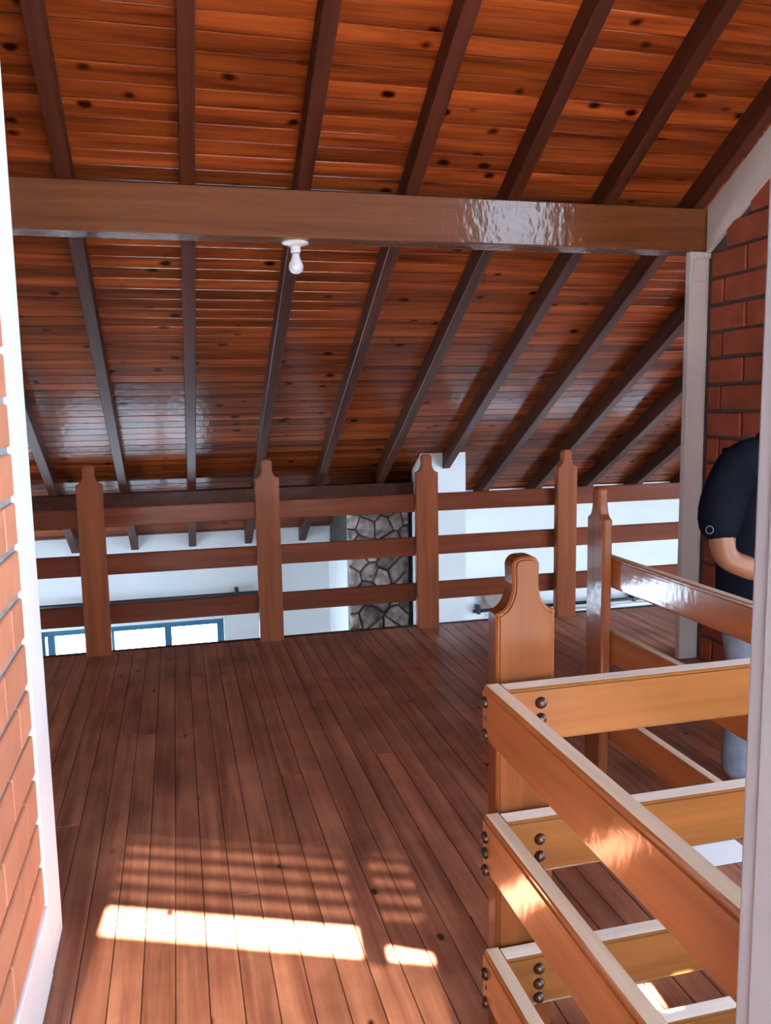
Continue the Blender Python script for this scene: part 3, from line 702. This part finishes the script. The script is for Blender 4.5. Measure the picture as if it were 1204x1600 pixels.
# ------------------------------------------------------------------ person
def skin_obj(name, verts, edges, root, mat, parent=None, sub=2):
    me = bpy.data.meshes.new(name); me.from_pydata([v[:3] for v in verts], edges, []); me.materials.append(mat)
    o = bpy.data.objects.new(name, me); COL.objects.link(o)
    if parent: o.parent = parent
    m = o.modifiers.new('skin', 'SKIN'); m.use_smooth_shade = True
    sv = me.skin_vertices[0].data
    for i, v in enumerate(verts):
        r = v[3]; sv[i].radius = (r if isinstance(r, tuple) else (r, r)); sv[i].use_root = (i == root)
    s = o.modifiers.new('sub', 'SUBSURF'); s.levels = sub; s.render_levels = sub
    return o
PX, PY = 2.03, 2.50
FWD = Vector((0.40, -0.92, 0)).normalized(); RGT = Vector((FWD.y, -FWD.x, 0))       # the person's own forward and right
def pp(f, r, z): 
    v = Vector((PX, PY, 0)) + FWD*f + RGT*r
    return (v.x, v.y, z)
def build_person():
    V, E = [], []
    def add(p, r, link=None):
        V.append((*p, r)); i = len(V)-1
        if link is not None: E.append((link, i))
        return i
    pelvis = add(pp(0.0, 0, 0.80), (0.13, 0.10))
    waist = add(pp(-0.01, 0, 0.95), (0.13, 0.10), pelvis)
    chest = add(pp(-0.01, 0, 1.10), (0.135, 0.105), waist)
    upper = add(pp(0.0, 0, 1.22), (0.085, 0.070), chest)
    neck = add(pp(0.045, -0.03, 1.310), 0.055, upper)
    hb = add(pp(0.085, -0.055, 1.370), 0.062, neck)
    hm = add(pp(0.115, -0.085, 1.450), (0.078, 0.092), hb)
    ht = add(pp(0.125, -0.11, 1.540), (0.058, 0.068), hm)
    chin = add(pp(0.150, -0.07, 1.385), 0.034, hb)
    nose = add(pp(0.222, -0.085, 1.435), 0.013, hm)
    hands = []
    for s, el, wr_, hd in ((1, (-0.03, 0.215, 0.905), (0.16, 0.02, 0.800), (0.20, -0.05, 0.80)), (-1, (-0.07, -0.235, 0.94), (0.17, -0.13, 0.83), (0.24, -0.09, 0.81))):
        sh = add(pp(-0.012, 0.150*s, 1.205), 0.052, upper)
        ua = add(pp(-0.055, 0.19*s, 1.10), 0.056, sh)
        e_ = add(pp(*el), 0.046, ua)
        fa = add(pp(el[0]*0.55+wr_[0]*0.45, el[1]*0.55+wr_[1]*0.45, el[2]*0.55+wr_[2]*0.45+0.002), 0.042, e_)
        w_ = add(pp(*wr_), (0.024, 0.030), fa)
        pa = add(pp(*hd), (0.017, 0.036), w_)
        d = Vector(hd)-Vector(wr_); d.normalize()
        for k, (du, ln) in enumerate(((-0.030, 0.060), (-0.010, 0.074), (0.011, 0.070), (0.030, 0.055))):
            b0 = (hd[0]+d.x*0.03, hd[1]+d.y*0.03, hd[2]+d.z*0.03+du)
            a_ = add(pp(*b0), 0.0095, pa)
            m_ = add(pp(b0[0]+d.x*ln*0.5, b0[1]+d.y*ln*0.5 - 0.006*s, b0[2]+d.z*ln*0.5), 0.0088, a_)
            add(pp(b0[0]+d.x*ln*0.85, b0[1]+d.y*ln*0.85 - 0.028*s, b0[2]+d.z*ln*0.9), 0.0075, m_)
        t0 = add(pp(hd[0]-d.x*0.02, hd[1]-0.020*s, hd[2]+0.028), 0.012, pa)
        add(pp(hd[0]+d.x*0.025, hd[1]-0.045*s, hd[2]+0.050), 0.0095, t0)
        hands.append(pa)
    for s in (1, -1):
        hip = add(pp(0.0, 0.085*s, 0.74), 0.088, pelvis)
        kn = add(pp(0.03, 0.095*s, 0.43), 0.056, hip)
        cf = add(pp(0.0, 0.095*s, 0.28), 0.052, kn)
        an = add(pp(-0.015, 0.095*s, 0.085), 0.036, cf)
        hl = add(pp(0.02, 0.10*s, 0.045), 0.036, an)
        add(pp(0.14, 0.115*s, 0.034), (0.026, 0.036), hl)
    body = skin_obj('person', V, E, pelvis, M['skin'])
    tag(body, 'person in navy black short-sleeved shirt and pale jeans, arm bent, before the bricks', 'person')
    # shirt: one shell over the torso with both sleeves
    V, E = [], []
    a0 = add(pp(0.0, 0, 0.66), (0.178, 0.150)); a = add(pp(-0.005, 0, 0.775), (0.185, 0.155), a0); b_ = add(pp(-0.012, 0, 0.93), (0.178, 0.150), a)
    c = add(pp(-0.018, 0, 1.10), (0.182, 0.150), b_); d_ = add(pp(-0.006, 0, 1.220), (0.150, 0.124), c)
    nk = add(pp(0.028, -0.010, 1.298), 0.072, d_)
    for s, el in ((1, (-0.045, 0.216, 0.945)), (-1, (-0.065, -0.222, 0.98))):
        s0 = add(pp(-0.015, 0.150*s, 1.222), 0.088, d_); s1 = add(pp(-0.062, 0.188*s, 1.10), 0.086, s0)
        add(pp(*el), 0.082, s1)
    shirt = skin_obj('shirt', V, E, 3, M['shirt'], body); shirt['label'] = 'navy black short-sleeved shirt'
    V, E = [], []
    tp = add(pp(0.0, 0, 0.88), (0.150, 0.125)); pv = add(pp(0.0, 0, 0.79), (0.160, 0.132), tp)
    for s in (1, -1):
        h0 = add(pp(0.0, 0.090*s, 0.63), 0.094, pv); k0 = add(pp(0.03, 0.096*s, 0.43), 0.076, h0)
        c0 = add(pp(0.0, 0.096*s, 0.26), 0.070, k0); add(pp(-0.012, 0.096*s, 0.07), 0.064, c0)
    jeans = skin_obj('jeans', V, E, 1, M['denim'], body); jeans['label'] = 'pale blue jeans'
    for s in (1, -1):
        V, E = [], []
        q = add(pp(-0.03, 0.098*s, 0.046), 0.045); q2 = add(pp(0.05, 0.102*s, 0.046), 0.047, q); add(pp(0.15, 0.115*s, 0.040), (0.036, 0.044), q2)
        skin_obj('shoe', V, E, 0, M['shoe'], body)
    # hair cap, ears, eyes, collar and sleeve badge
    bm = bmesh.new(); bmesh.ops.create_uvsphere(bm, u_segments=20, v_segments=14, radius=1.0)
    bmesh.ops.delete(bm, geom=[v for v in bm.verts if v.co.z < -0.35 or (v.co.x > 0.45 and v.co.z < 0.35)], context='VERTS')
    for v in bm.verts: v.co = Vector((v.co.x*0.098, v.co.y*0.088, v.co.z*0.108))
    ang = math.atan2(FWD.y, FWD.x)
    h = bm_obj('hair', bm, M['hair'], body, pp(0.108, -0.095, 1.480), smooth=True); h.rotation_euler = (0, 0, ang)
    so_ = h.modifiers.new('solid', 'SOLIDIFY'); so_.thickness = 0.012
    for s in (1, -1):
        bm = bmesh.new(); bmesh.ops.create_uvsphere(bm, u_segments=10, v_segments=8, radius=0.011); bm_obj('eye', bm, M['hair'], body, pp(0.181, -0.085+0.030*s, 1.457), smooth=True)
        bm = bmesh.new(); bmesh.ops.create_uvsphere(bm, u_segments=10, v_segments=8, radius=1.0)
        for v in bm.verts: v.co = Vector((v.co.x*0.018, v.co.y*0.008, v.co.z*0.030))
        eo = bm_obj('ear', bm, M['skin'], body, pp(0.10, -0.085+0.080*s, 1.447), smooth=True); eo.rotation_euler = (0, 0, ang)
    bm = bmesh.new(); bmesh.ops.create_uvsphere(bm, u_segments=8, v_segments=6, radius=1.0)
    for v in bm.verts: v.co = Vector((v.co.x*0.006, v.co.y*0.028, v.co.z*0.006))
    mo = bm_obj('mouth', bm, M['brick'], body, pp(0.200, -0.078, 1.398), smooth=True); mo.rotation_euler = (0, 0, ang)
    def torus_bm(R, r, seg=24, sec=8):
        bm = bmesh.new(); g = []
        for i in range(seg):
            u = 2*math.pi*i/seg
            g.append([bm.verts.new(((R+r*math.cos(2*math.pi*j/sec))*math.cos(u), (R+r*math.cos(2*math.pi*j/sec))*math.sin(u), r*math.sin(2*math.pi*j/sec))) for j in range(sec)])
        for i in range(seg):
            for j in range(sec):
                bm.faces.new((g[i][j], g[(i+1) % seg][j], g[(i+1) % seg][(j+1) % sec], g[i][(j+1) % sec]))
        bmesh.ops.recalc_face_normals(bm, faces=bm.faces); return bm
    co = bm_obj('collar', torus_bm(0.068, 0.014), M['shirt'], body, pp(0.036, -0.018, 1.300), smooth=True); co.rotation_euler = (0, 0.35, ang)
    bdg = bm_obj('sleeve_badge', torus_bm(0.013, 0.0011, 20, 6), M['print'], body, pp(-0.040, 0.287, 1.012), smooth=True)
    bdg.rotation_euler = Vector((-0.85, -0.5, 0.1)).to_track_quat('Z', 'Y').to_euler()
build_person()
